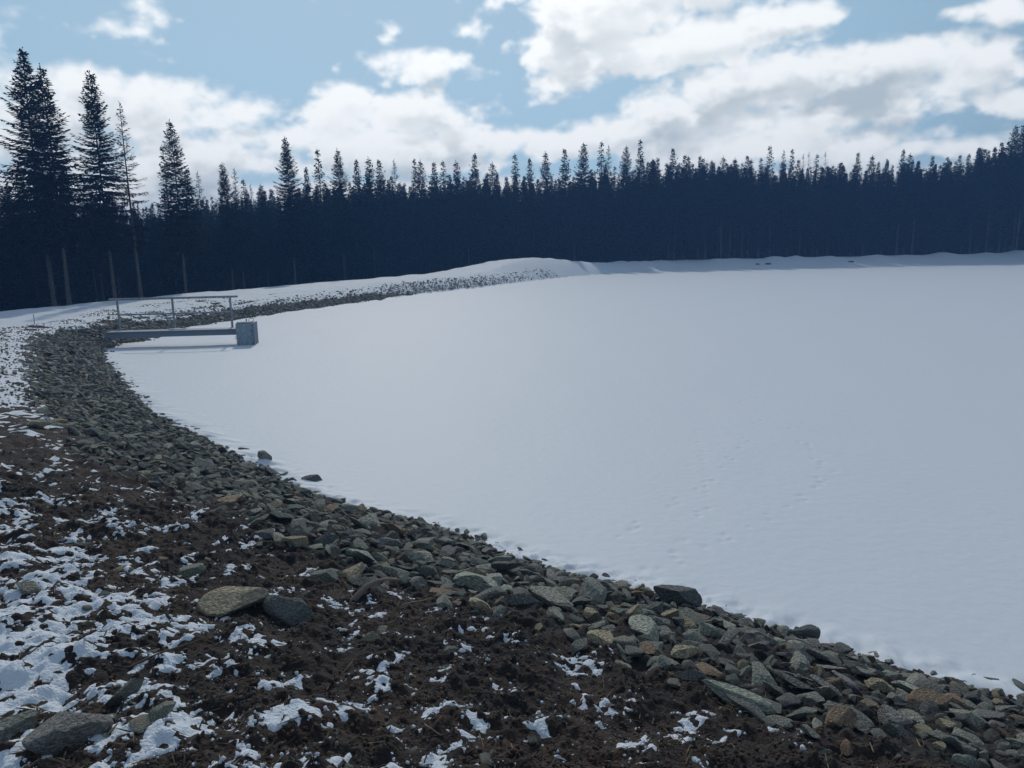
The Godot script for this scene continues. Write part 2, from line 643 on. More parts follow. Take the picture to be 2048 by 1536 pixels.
func part(called: String, mesh: Mesh, m: Material, parent: Node3D, at := Vector3.ZERO, b := Basis.IDENTITY) -> MeshInstance3D:
	var o := MeshInstance3D.new()
	o.name = called
	o.mesh = mesh
	o.material_override = m
	o.transform = Transform3D(b, at)
	parent.add_child(o, true)
	return o


func thing(called: String, label: String, category: String, at := Vector3.ZERO, turn := 0.0, group := "") -> Node3D:
	var o := Node3D.new()
	o.name = numbered(called)
	o.position = at
	o.rotation.y = turn
	tag(o, label, category, group)
	add_child(o)
	return o


func from_triangles(v: PackedVector3Array, n: PackedVector3Array) -> Array:
	var arr := []
	arr.resize(Mesh.ARRAY_MAX)
	arr[Mesh.ARRAY_VERTEX] = v
	arr[Mesh.ARRAY_NORMAL] = n
	return arr


func add_tube(v: PackedVector3Array, n: PackedVector3Array, path: Array, radii: Array, sides: int) -> void:
	var rings := []
	var dirs := []
	for i in path.size():
		var t: Vector3 = (path[mini(i + 1, path.size() - 1)] - path[maxi(i - 1, 0)]).normalized()
		var side := t.cross(Vector3.UP if absf(t.y) < 0.9 else Vector3.RIGHT).normalized()
		var up := side.cross(t)
		var ring := []
		var dr := []
		for k in sides:
			var a := TAU * k / sides
			var q := side * cos(a) + up * sin(a)
			ring.append(path[i] + q * radii[i])
			dr.append(q)
		rings.append(ring)
		dirs.append(dr)
	for i in path.size() - 1:
		for k in sides:
			var m := (k + 1) % sides
			v.append_array([rings[i][k], rings[i][m], rings[i + 1][k], rings[i][m], rings[i + 1][m], rings[i + 1][k]])
			n.append_array([dirs[i][k], dirs[i][m], dirs[i + 1][k], dirs[i][m], dirs[i + 1][m], dirs[i + 1][k]])
	var last := path.size() - 1
	for k in range(1, sides - 1):
		v.append_array([rings[last][0], rings[last][k], rings[last][k + 1]])
		var t: Vector3 = (path[last] - path[last - 1]).normalized()
		n.append_array([t, t, t])


func tube_mesh(path: Array, radii: Array, sides := 8) -> ArrayMesh:
	var v := PackedVector3Array()
	var n := PackedVector3Array()
	add_tube(v, n, path, radii, sides)
	var m := ArrayMesh.new()
	m.add_surface_from_arrays(Mesh.PRIMITIVE_TRIANGLES, from_triangles(v, n))
	return m


func bevel_box(size: Vector3, b: float) -> ArrayMesh:      # a box whose edges are chamfered
	var pts := []
	var h := size / 2.0
	for sx in [-1.0, 1.0]:
		for sy in [-1.0, 1.0]:
			for sz in [-1.0, 1.0]:
				pts.append(Vector3(sx * (h.x - b), sy * h.y, sz * (h.z - b)))
				pts.append(Vector3(sx * h.x, sy * (h.y - b), sz * (h.z - b)))
				pts.append(Vector3(sx * (h.x - b), sy * (h.y - b), sz * h.z))
	var st := SurfaceTool.new()
	st.begin(Mesh.PRIMITIVE_TRIANGLES)
	var nrm := []
	for x in [-1, 0, 1]:
		for y in [-1, 0, 1]:
			for z in [-1, 0, 1]:
				if x or y or z:
					nrm.append(Vector3(x, y, z).normalized())
	for q in nrm:
		var best := -1e9
		for p in pts:
			best = maxf(best, p.dot(q))
		var face := []
		for p in pts:
			if p.dot(q) > best - 1e-5:
				face.append(p)
		if face.size() < 3:
			continue
		var mid := Vector3.ZERO
		for p in face:
			mid += p / face.size()
		var ax: Vector3 = (face[0] - mid).normalized()
		var ay: Vector3 = q.cross(ax)
		face.sort_custom(func(s, t): return atan2((s - mid).dot(ay), (s - mid).dot(ax)) > atan2((t - mid).dot(ay), (t - mid).dot(ax)))
		for k in range(1, face.size() - 1):
			for p in [face[0], face[k], face[k + 1]]:
				st.set_normal(q)
				st.add_vertex(p)
	return st.commit()


# ---------- forest ----------
func spruce_arrays(sd: int, H: float, R: float, base: float, step: float, dens: float, twig_step: float, leaf: float, droop: float, taper: float) -> Dictionary:
	var r := RandomNumberGenerator.new()
	r.seed = sd
	var v := PackedVector3Array()
	var n := PackedVector3Array()
	var dv := PackedVector3Array()
	var dn := PackedVector3Array()
	var tv := PackedVector3Array()
	var tn := PackedVector3Array()
	var path := []
	var radii := []
	var r0 := H * 0.0095
	var bend := Vector2(r.randf_range(-0.12, 0.12), r.randf_range(-0.12, 0.12))
	for i in 9:
		var t := i / 8.0
		path.append(Vector3(bend.x * sin(t * 2.6), H * t, bend.y * sin(t * 3.1)))
		radii.append(lerpf(r0, 0.012, pow(t, 0.8)) * (1.25 if i == 0 else 1.0))
	add_tube(tv, tn, path, radii, 7)
	var y := base * H
	while y < H * 0.985:
		var t := (y - base * H) / (H * (1.0 - base))
		var L := R * pow(minf(1.0, (1.0 - t) * taper), 0.85) * (1.0 if t > 0.1 else 0.75 + 2.5 * t) + 0.10
		var count := maxi(3, int(round((5.2 + r.randf() * 2.6) * dens * (0.75 if t > 0.85 else 1.0))))
		var off := r.randf() * TAU
		for k in count:
			var a := off + TAU * k / count + r.randf_range(-0.35, 0.35)
			var l := L * r.randf_range(0.55, 1.15) * (0.95 + 0.12 * sin(a * 2.0 + sd + y * 1.7))
			var out := Vector3(cos(a), 0, sin(a))
			var tang := Vector3(-sin(a), 0, cos(a))
			var pitch := lerpf(-0.22, 0.75, pow(t, 1.5)) + r.randf_range(-0.12, 0.12)
			var y0 := y + r.randf_range(-0.5, 0.5) * step
			var org := Vector3(bend.x * sin(y0 / H * 2.6), y0, bend.y * sin(y0 / H * 3.1))
			var prev := org
			var u := twig_step / maxf(l, 0.2) * 0.8
			var du := twig_step / maxf(l, 0.2)
			while u <= 1.0:
				var p := org + out * (l * u * cos(pitch)) + Vector3.UP * l * (sin(pitch) * u - droop * u * u * (1.0 - t) + 0.22 * u * u * u)
				# the woody spine
				var wd := Vector3.UP * 0.014
				v.append_array([prev - wd, p - wd * 0.6, p + wd * 0.6, prev - wd, p + wd * 0.6, prev + wd])
				for z in 6:
					n.append(tang)
				for s in [-1.0, 1.0]:
					var tl := (0.16 + 0.36 * minf(l, 1.6) * (1.0 - 0.75 * u) * (0.4 + 0.6 * sin(u * PI * 0.9 + 0.2))) * r.randf_range(0.7, 1.25)
					var dir: Vector3 = (out * r.randf_range(0.5, 0.9) + tang * s * r.randf_range(0.6, 1.0) + Vector3.UP * r.randf_range(-0.55, 0.05) * (1.0 - 0.8 * t)).normalized()
					leafy(v, n, p, dir, tl, leaf * r.randf_range(0.75, 1.2), r)
				if r.randf() < 0.55:
					leafy(v, n, p, (out * 0.4 + Vector3.DOWN * 0.9 * (1.0 - t) + Vector3.UP * 0.7 * t + tang * r.randf_range(-0.4, 0.4)).normalized(), (0.14 + 0.16 * minf(l, 1.2)) * r.randf_range(0.6, 1.2), leaf, r)
				prev = p
				u += du
			leafy(v, n, prev, (out + Vector3.UP * 0.25).normalized(), 0.16 + 0.06 * l, leaf * 0.8, r)
		y += step * lerpf(1.0, 0.62, t) * r.randf_range(0.8, 1.2)
	# the leader
	for k in 10:
		var q := H * lerpf(0.95, 1.0, k / 9.0)
		var a := r.randf() * TAU
		leafy(v, n, Vector3(0, q, 0) + Vector3(bend.x * 0.5, 0, 0) * 0.0 + Vector3(bend.x * sin(2.6), 0, bend.y * sin(3.1)), Vector3(cos(a) * 0.5, 1.0, sin(a) * 0.5).normalized(), 0.16, leaf * 0.5, r)
	# bare dead branches under the crown
	y = 0.6
	while y < (base + 0.12) * H:
		for k in 3:
			var a := r.randf() * TAU
			var l := r.randf_range(0.35, 1.0) * R * 0.85
			var out := Vector3(cos(a), r.randf_range(-0.35, 0.05), sin(a)).normalized()
			var p0 := Vector3(0, y + r.randf_range(-0.2, 0.2), 0)
			var w := Vector3(0, 0.013, 0)
			var side := Vector3(-sin(a), 0, cos(a)) * 0.010
			var p1 := p0 + out * l
			dv.append_array([p0 - w, p1, p0 + w, p0 - side, p1, p0 + side])
			for z in 3:
				dn.append(Vector3(-sin(a), 0, cos(a)))
			for z in 3:
				dn.append(Vector3.UP)
			for s in 3:
				var b := p0 + out * l * r.randf_range(0.3, 0.9)
				var e := b + (out * 0.6 + Vector3(-sin(a), 0, cos(a)) * r.randf_range(-1.0, 1.0) + Vector3(0, r.randf_range(-0.7, 0.1), 0)).normalized() * l * 0.35
				dv.append_array([b - w * 0.6, e, b + w * 0.6])
				for z in 3:
					dn.append(Vector3.UP)
		y += 0.34
	return {"trunk": from_triangles(tv, tn), "crown": from_triangles(v, n), "dead": from_triangles(dv, dn)}


func leafy(v: PackedVector3Array, n: PackedVector3Array, p: Vector3, dir: Vector3, l: float, w: float, r: RandomNumberGenerator) -> void:
	var s := dir.cross(Vector3(r.randf_range(-0.5, 0.5), 1.0, r.randf_range(-0.5, 0.5))).normalized() * w * 0.5
	var m := p + dir * l * 0.42
	var e := p + dir * l
	v.append_array([p, m + s, e, p, e, m - s])
	var nn := (s.cross(dir)).normalized()
	if nn.y < 0.0:
		nn = -nn
	nn = (nn + Vector3(r.randf_range(-0.4, 0.4), 0.0, r.randf_range(-0.4, 0.4))).normalized()
	for z in 6:
		n.append(nn)


func mesh_of(arr: Array) -> ArrayMesh:
	var m := ArrayMesh.new()
	m.add_surface_from_arrays(Mesh.PRIMITIVE_TRIANGLES, arr)
	return m


# The forest's front edge round the lake: x, z and how tall the trees stand there
const EDGE := [[-62,-16,9.8],[-44,-28,10.6],[-34,-36,11.4],[-29.5,-43,11.4],[-27.5,-51,9.5],[-26,-60,6.6],[-20,-73,9.0],[-11,-85,11.6],[0,-94,12.6],[14,-98.5,13.0],[28,-99,12.6],[42,-98,12.0],[55,-96,12.0],[63,-92,14.2],[75,-85,13.6],[92,-70,11.2]]
# Trees whose outlines stand out: x, z, height, which shape
const HEROES := [[-26.3,-44.7,15.3,0],[-24.3,-42.6,14.0,1],[-23.3,-45.7,14.3,0],[-20.8,-43.7,12.2,2],[-21.3,-50.9,12.4,1],[-22.8,-53.0,11.1,5],[-22.9,-57.1,10.0,3],[-23.0,-59.1,10.0,2],[-21.1,-59.1,10.6,0],[-20.9,-61.2,10.4,2],[-21.1,-63.3,9.7,5],[-20.5,-63.3,9.3,2],[-20.3,-65.3,9.5,1],[-17.5,-63.3,12.9,0],[-17.0,-67.4,10.9,3],[-16.5,-69.5,12.6,5],[-15.2,-71.5,12.9,1],[-14.3,-75.7,12.3,3],[-13.9,-79.8,13.0,4],[-13.2,-81.9,12.9,3],[-12.2,-86.0,13.4,2],[-10.3,-88.1,13.6,5],[-9.8,-90.1,13.7,4],[-8.4,-92.2,13.6,3],[-7.5,-92.2,13.7,5],[-6.1,-94.5,12.3,4],[-3.9,-96.6,13.2,3],[-1.8,-97.6,12.3,4],[0.9,-99.7,13.4,5],[2.8,-99.7,12.8,3],[4.8,-100.7,13.8,4],[7.2,-100.7,14.0,3],[9.7,-100.7,14.8,1],[12.1,-101.7,14.9,5],[13.1,-102.7,14.6,2],[15.4,-102.7,14.5,1],[17.2,-102.7,15.2,5],[21.3,-102.7,14.0,3],[23.3,-102.7,13.1,4],[24.9,-102.7,13.0,3],[29.4,-102.7,12.7,4],[30.9,-102.7,12.9,3],[33.5,-101.7,14.0,5],[35.3,-101.7,13.4,2],[36.3,-101.7,13.5,5],[37.8,-101.7,12.9,6],[38.5,-101.7,13.1,6],[39.6,-101.7,12.8,5],[40.6,-101.7,13.1,6],[44.4,-100.7,12.8,3],[46.2,-100.7,12.5,4],[49.5,-99.6,12.9,3],[50.4,-99.6,12.5,4],[52.6,-98.6,12.0,3],[54.8,-98.6,11.6,4],[56.6,-97.6,12.0,3],[58.2,-97.6,12.7,1],[59.8,-96.6,13.2,3],[60.7,-95.5,15.1,1],[61.0,-94.5,15.1,1]]
const HERO_LABELS := {
	0: "tallest dark spruce at the far left edge of the frame, beyond the dam",
	1: "second tall dark spruce from the left edge, beyond the snowy dam",
	2: "tall full spruce with a sharp leader, third from the left edge",
	3: "thin sparse spruce leaning on the right side of the third tall spruce",
	4: "broad spruce standing alone above the low trees behind the footbridge railing",
	13: "tall spruce with a long bare leader right of the gap in the treeline",
	59: "tall dense spruce cut by the right edge of the frame",
	58: "tall dense spruce next to the one at the right edge of the frame",
}
var kinds := []


func build_forest() -> void:
	# height, radius, crown base, whorl step, density, twig step, leaf width, droop
	var spec := [[14.0, 2.0, 0.30, 0.25, 1.35, 0.13, 0.12, 0.30], [14.0, 1.9, 0.32, 0.26, 1.3, 0.13, 0.12, 0.24], [12.5, 1.45, 0.30, 0.36, 0.9, 0.15, 0.08, 0.20],
		[13.0, 1.75, 0.10, 0.30, 1.3, 0.20, 0.18, 0.25], [13.0, 1.5, 0.42, 0.30, 1.3, 0.20, 0.17, 0.30], [13.0, 1.6, 0.12, 0.34, 1.15, 0.20, 0.16, 0.15], [12.5, 0.95, 0.30, 0.50, 0.6, 0.22, 0.07, 0.10]]
	for i in spec.size():
		var s: Array = spec[i]
		var a := spruce_arrays(100 + i, s[0], s[1], s[2], s[3], s[4], s[5], s[6], s[7], [1.15, 1.15, 1.05, 1.3, 1.2, 1.15, 1.1][i])
		kinds.append({"h": s[0], "trunk": mesh_of(a.trunk), "crown": mesh_of(a.crown), "dead": mesh_of(a.dead), "thin": i in [2, 6]})
	var placed := []
	var protos := []
	for i in kinds.size():
		protos.append(null)
	var order := range(HEROES.size())
	order.sort_custom(func(a, b): return atan2(HEROES[a][0], -HEROES[a][1]) < atan2(HEROES[b][0], -HEROES[b][1]))
	var count_in := {}
	var nth := ["first", "second", "third", "fourth", "fifth", "sixth", "seventh", "eighth", "ninth", "tenth", "eleventh", "twelfth", "thirteenth", "fourteenth", "fifteenth", "sixteenth", "seventeenth", "eighteenth", "nineteenth", "twentieth", "twenty-first", "twenty-second", "twenty-third", "twenty-fourth"]
	for i in order:
		var q: Array = HEROES[i]
		var label: String = HERO_LABELS.get(i, "")
		var group := ""
		if label == "":
			group = "spruces that rise above the treeline"
			label = sector_label(q[0], q[1], true)
			count_in[label] = count_in.get(label, -1) + 1
			label = nth[count_in[label]] + " " + label.replace("spruce rising above", "from left of spruces above")
		var foot := ground_at(q[0], q[1])
		place_spruce(protos, q[3], Vector3(q[0], foot, q[1]), q[2] + (-0.8 if i < 25 else 0.9) - foot, label, group)
		placed.append(Vector2(q[0], q[1]))
	# walk the edge: rows of single trees in front, then the mass behind
	var xf := []
	for i in 4:
		xf.append([])
	var singles := 0
	var rows := [0.6, 2.0, 3.6]
	for row in 15:
		var o: float = rows[row] if row < 3 else 3.6 + (row - 2) * 2.0
		var spacing := 1.65 if row < 3 else 1.9
		for e in EDGE.size() - 1:
			var p0 := Vector2(EDGE[e][0], EDGE[e][1])
			var p1 := Vector2(EDGE[e + 1][0], EDGE[e + 1][1])
			var dir := (p1 - p0).normalized()
			var nrm := Vector2(dir.y, -dir.x)
			if nrm.dot((p0 + p1) / 2.0 - LAKE) < 0.0:
				nrm = -nrm
			var len_ := (p1 - p0).length()
			var past := o * 0.4 if row >= 3 else 0.0     # deeper rows are longer, so that no wedge stays open at the corners
			var s := rng.randf() * spacing - past
			while s < len_ + past:
				var p := p0 + dir * (s + rng.randf_range(-0.5, 0.5)) + nrm * (o + rng.randf_range(-0.7, 0.7))
				var hh: float = lerpf(EDGE[e][2], EDGE[e + 1][2], clampf(s / len_, 0.0, 1.0))
				hh *= rng.randf_range(0.80, 1.02) if row < 3 else rng.randf_range(0.78, 1.03)
				s += spacing * rng.randf_range(0.75, 1.25)
				var seen := p.x > p.y * 0.74 - 3.0 and p.x < -p.y * 0.74 + 3.0
				var kind: int = [4, 4, 5, 3, 4, 3][rng.randi() % 6]
				var clash := false
				for w in placed:
					if w.distance_squared_to(p) < 0.8:
						clash = true
						break
				if clash:
					continue
				var g := ground_at(p.x, p.y)
				if row < 3 and seen and singles < 236:
					placed.append(p)
					singles += 1
					place_spruce(protos, kind, Vector3(p.x, g, p.y), hh, sector_label(p.x, p.y, false), "spruces along the forest edge round the lake")
				else:
					var sc: float = hh / 13.0
					xf[0 if kind == 3 or (kind == 4 and rng.randf() < 0.5) else 2].append(Transform3D(Basis(Vector3.UP, rng.randf() * TAU).scaled(Vector3(sc * rng.randf_range(0.9, 1.15), sc, sc * rng.randf_range(0.9, 1.15))), Vector3(p.x, g - 0.05, p.y)))
	var forest := Node3D.new()
	forest.name = "spruce_forest"
	tag(forest, "dense dark mass of spruce forest behind the trees of its front edge", "forest", "", "stuff")
	add_child(forest)
	for k in [0, 2]:
		var mesh := ArrayMesh.new()
		for pr in [["trunk", M.bark], ["crown", [M.needles, M.needles_brown, M.needles_green][k]], ["dead", M.dead]]:
			mesh.add_surface_from_arrays(Mesh.PRIMITIVE_TRIANGLES, kinds[k + 3][pr[0]].surface_get_arrays(0))
			mesh.surface_set_material(mesh.get_surface_count() - 1, pr[1])
		scatter("spruce_mass", mesh, xf[k], null, forest)


func scatter(called: String, mesh: Mesh, xf: Array, m: Material, parent: Node3D, cols := []) -> MultiMeshInstance3D:
	var mm := MultiMesh.new()
	mm.transform_format = MultiMesh.TRANSFORM_3D
	mm.use_colors = cols.size() > 0
	mm.mesh = mesh
	mm.instance_count = xf.size()
	for i in xf.size():
		mm.set_instance_transform(i, xf[i])
		if cols.size():
			mm.set_instance_color(i, cols[i])
	var o := MultiMeshInstance3D.new()
	o.name = called
	o.multimesh = mm
	if m:
		o.material_override = m
	o.set_meta("kind", "stuff")
	parent.add_child(o, true)
	return o


func sector_label(x: float, z: float, tall: bool) -> String:
	var a := rad_to_deg(atan2(x, -z))
	var s := "spruce rising above the treeline" if tall else "dark spruce in the forest edge"
	if a < -24.0:
		return s + " at the far left, beyond the snowy dam"
	if a < -15.0:
		return s + " behind the footbridge and its railing"
	if a < -5.0:
		return s + " behind the long snow-covered dam crest"
	if a < 7.0:
		return s + " behind the snowy mound at the dam's end"
	if a < 20.0:
		return s + " across the lake right of the snowy mound"
	return s + " across the lake behind the right far bank"


func place_spruce(protos: Array, kind: int, at: Vector3, height: float, label: String, group: String) -> void:
	var k: Dictionary = kinds[kind]
	var o: Node3D
	if protos[kind] == null:
		o = Node3D.new()
		part("trunk", k.trunk, M.bark, o)
		part("crown", k.crown, M.needles_thin if k.thin else [M.needles, M.needles, M.needles, M.needles, M.needles_brown, M.needles_green, M.needles][kind], o)
		part("lower_branches", k.dead, M.dead, o)
		protos[kind] = o
	else:
		o = protos[kind].duplicate()
		for key in ["label", "category", "group"]:
			o.remove_meta(key)
	o.name = numbered("spruce_tree")
	var s: float = height / k.h
	o.transform = Transform3D(Basis(Vector3.UP, rng.randf() * TAU).scaled(Vector3(s * rng.randf_range(0.92, 1.12), s, s * rng.randf_range(0.92, 1.12))), at - Vector3(0, 0.05, 0))
	tag(o, label, "spruce", group)
	add_child(o)


# ---------- stones ----------
func stone_mesh(sd: int, flat: float, cuts: int, detail: int) -> ArrayMesh:
	var r := RandomNumberGenerator.new()
	r.seed = sd
	var t := (1.0 + sqrt(5.0)) / 2.0
	var vs := []
	for p in [[-1, t, 0], [1, t, 0], [-1, -t, 0], [1, -t, 0], [0, -1, t], [0, 1, t], [0, -1, -t], [0, 1, -t], [t, 0, -1], [t, 0, 1], [-t, 0, -1], [-t, 0, 1]]:
		vs.append(Vector3(p[0], p[1], p[2]).normalized())
	var fs := [[0,11,5],[0,5,1],[0,1,7],[0,7,10],[0,10,11],[1,5,9],[5,11,4],[11,10,2],[10,7,6],[7,1,8],[3,9,4],[3,4,2],[3,2,6],[3,6,8],[3,8,9],[4,9,5],[2,4,11],[6,2,10],[8,6,7],[9,8,1]]
	for d in detail:
		var mids := {}
		var nf := []
		for f in fs:
			var m := []
			for e in [[f[0], f[1]], [f[1], f[2]], [f[2], f[0]]]:
				var key := Vector2i(mini(e[0], e[1]), maxi(e[0], e[1]))
				if not mids.has(key):
					mids[key] = vs.size()
					vs.append(((vs[e[0]] + vs[e[1]]) / 2.0).normalized())
				m.append(mids[key])
			nf.append_array([[f[0], m[0], m[2]], [f[1], m[1], m[0]], [f[2], m[2], m[1]], [m[0], m[1], m[2]]])
		fs = nf
	var planes := []
	for c in cuts:
		var q := Vector3(r.randf_range(-1, 1), r.randf_range(-1, 1), r.randf_range(-1, 1)).normalized()
		planes.append([q, r.randf_range(0.36, 0.74)])
	planes.append([Vector3(r.randf_range(-0.15, 0.15), 1, r.randf_range(-0.15, 0.15)).normalized(), r.randf_range(0.45, 0.7)])
	planes.append([Vector3(r.randf_range(-0.15, 0.15), -1, r.randf_range(-0.15, 0.15)).normalized(), r.randf_range(0.45, 0.7)])
	var shape := Vector3(1.0, flat, r.randf_range(0.55, 0.85))
	for i in vs.size():
		var p: Vector3 = vs[i]
		for pl in planes:
			var over: float = p.dot(pl[0]) - pl[1]
			if over > 0.0:
				p -= pl[0] * over
		p *= 1.0 + r.randf_range(-0.02, 0.02)
		vs[i] = p * shape * 1.3
	var soft := []
	for i in vs.size():
		soft.append(Vector3.ZERO)
	for f in fs:
		var fn: Vector3 = (vs[f[1]] - vs[f[0]]).cross(vs[f[2]] - vs[f[0]])
		for q in f:
			soft[q] += fn
	var v := PackedVector3Array()
	var n := PackedVector3Array()
	for f in fs:
		var fn: Vector3 = (vs[f[1]] - vs[f[0]]).cross(vs[f[2]] - vs[f[0]]).normalized()
		for q in [f[0], f[2], f[1]]:
			v.append(vs[q])
			n.append((fn * 0.88 + soft[q].normalized() * 0.12).normalized())
	return mesh_of(from_triangles(v, n))


var stone_meshes := []
var stone_small := []


func stone_basis(size: float, slope: Vector3, tilt: float) -> Basis:
	var yaw := Basis(Vector3.UP, rng.randf() * TAU)
	var lean := Basis(Vector3(rng.randf_range(-1, 1), 0, rng.randf_range(-1, 1)).normalized(), rng.randf_range(-tilt, tilt))
	var axis := Vector3.UP.cross(slope)
	var b := lean * yaw
	if axis.length() > 1e-4:
		b = Basis(axis.normalized(), Vector3.UP.angle_to(slope)) * b
	return b * Basis.from_scale(Vector3(size * rng.randf_range(0.9, 1.4), size * rng.randf_range(0.6, 1.1), size * rng.randf_range(0.75, 1.15)))


func slope_at(x: float, z: float) -> Vector3:
	var e := 0.25
	return Vector3(ground_at(x - e, z) - ground_at(x + e, z), 2.0 * e, ground_at(x, z - e) - ground_at(x, z + e)).normalized()


func stone_tint() -> Color:
	var c: Color = [Color(0.351, 0.379, 0.320), Color(0.266, 0.282, 0.247), Color(0.416, 0.421, 0.345), Color(0.191, 0.201, 0.192), Color(0.370, 0.389, 0.312), Color(0.486, 0.522, 0.425), Color(0.468, 0.418, 0.290), Color(0.301, 0.299, 0.282), Color(0.389, 0.284, 0.190)][mini(8, int(absf(rng.randfn(0.0, 4.0))))]
	return c * rng.randf_range(0.75, 1.2)


func build_embankment() -> void:
	for i in 10:
		stone_meshes.append(stone_mesh(40 + i, [0.62, 0.5, 0.75, 0.4, 0.68, 0.55, 0.45, 0.8, 0.6, 0.5][i], 10 + i % 4, 2))
	for i in 4:
		stone_small.append(stone_mesh(60 + i, [0.6, 0.5, 0.7, 0.42][i], 7, 1))
	var grid := {}
	var all := []            # [place, size, mesh number, basis]
	var cell := 0.25
	var a0 := (Vector2(7.5, -2.6) - LAKE).angle()
	var a1 := (Vector2(5, -76) - LAKE).angle()
	if a1 < a0:
		a1 += TAU
	# three passes: the big ones first, then smaller ones into the gaps
	for pass_ in [[0.115, 0.18, 1000, 1.2], [0.07, 0.12, 15000, 0.98], [0.045, 0.075, 34000, 0.94], [0.022, 0.045, 46000, 0.95]]:
		for k in int(pass_[2]):
			# even along the shore
			var ang := lerpf(a0, a1, rng.randf())
			var probe := at_shore(ang, 0.0)
			var sw := stone_width(probe.x, probe.y)
			var u := rng.randf()
			var d := lerpf(-0.35, sw + 0.35, u)
			var size := rng.randf_range(pass_[0], pass_[1])
			# larger stones high on the slope, small ones at the waterline
			if size > 0.085 and rng.randf() > 0.25 + 0.75 * smoothstep(0.2, 0.75, u):
				continue
			var p := at_shore(ang, d)
			var dc := p.length()
			if size > 0.10 and dc > 6.0 and rng.randf() < 0.72:
				continue
			if dc > 30.0 and size < 0.05:
				continue
			if p.y < -33.0 and rng.randf() < 0.55 * smoothstep(0.4, 1.4, d):
				continue
			if p.y < -54.0 and (size > 0.11 or size < 0.05 or rng.randf() < 0.66 + 0.27 * smoothstep(-56.0, -72.0, p.y)):
				continue
			var edge_fade := smoothstep(sw - 0.35, sw + 0.4, d + 0.5 * n_mid.get_noise_2d(p.x * 0.4, p.y * 0.4))
			if rng.randf() < edge_fade:
				continue
			if d < -0.05 and rng.randf() < 0.55 - d * 1.8:
				continue
			var ci := Vector2i(floori(p.x / cell), floori(p.y / cell))
			var bad := false
			for gx in range(-1, 2):
				for gy in range(-1, 2):
					for q in grid.get(ci + Vector2i(gx, gy), []):
						if p.distance_to(q[0]) < (size + q[1]) * pass_[3] * 0.82:
							bad = true
							break
			if bad:
				continue
			if not grid.has(ci):
				grid[ci] = []
			grid[ci].append([p, size])
			all.append([p, size])
	var bank := Node3D.new()
	bank.name = "stone_embankment"
	tag(bank, "embankment of loose grey-green quarry stones sloping down to the snowy lake", "", "", "structure")
	add_child(bank)
	# the 300 that show largest are single stones
	var ranked := []
	for i in all.size():
		var p: Vector2 = all[i][0]
		var inside := p.x > p.y * 0.72 and p.x < -p.y * 0.70 and p.y < -2.6
		ranked.append([all[i][1] / p.length() if inside else 0.0, i])
	ranked.sort_custom(func(x, y): return x[0] > y[0])
	var single := {}
	for k in 300:
		single[ranked[k][1]] = true
	var xf := [[], [], [], [], [], [], []]
	var cols := [[], [], [], [], [], [], []]
	for i in all.size():
		var p: Vector2 = all[i][0]
		var size: float = all[i][1]
		var d := shore_distance(p.x, p.y)
		var g := maxf(ground_height(p.x, p.y, d), -0.02)
		var b := stone_basis(size, slope_at(p.x, p.y) if size > 0.05 else Vector3.UP, 0.75)
		var at := Vector3(p.x, g + size * rng.randf_range(-0.05, 0.32) + 0.01, p.y)
		if p.y < -54.0:
			at.y += 0.08
		if d < 0.0:
			at.y = size * rng.randf_range(-0.35, 0.05)
		if single.has(i):
			part("stone", stone_meshes[rng.randi() % 10], M.stones[mini(7, int(absf(rng.randfn(0.0, 4.4))))], bank, at, b)
		else:
			var m := rng.randi() % 3 if p.length() < 12.0 and size > 0.06 else 3 + rng.randi() % 4
			xf[m].append(Transform3D(b, at))
			cols[m].append(stone_tint())
	for m in 7:
		if xf[m].size():
			scatter("smaller_stones", stone_meshes[m * 3] if m < 3 else stone_small[m - 3], xf[m], M.stone_any, bank, cols[m])


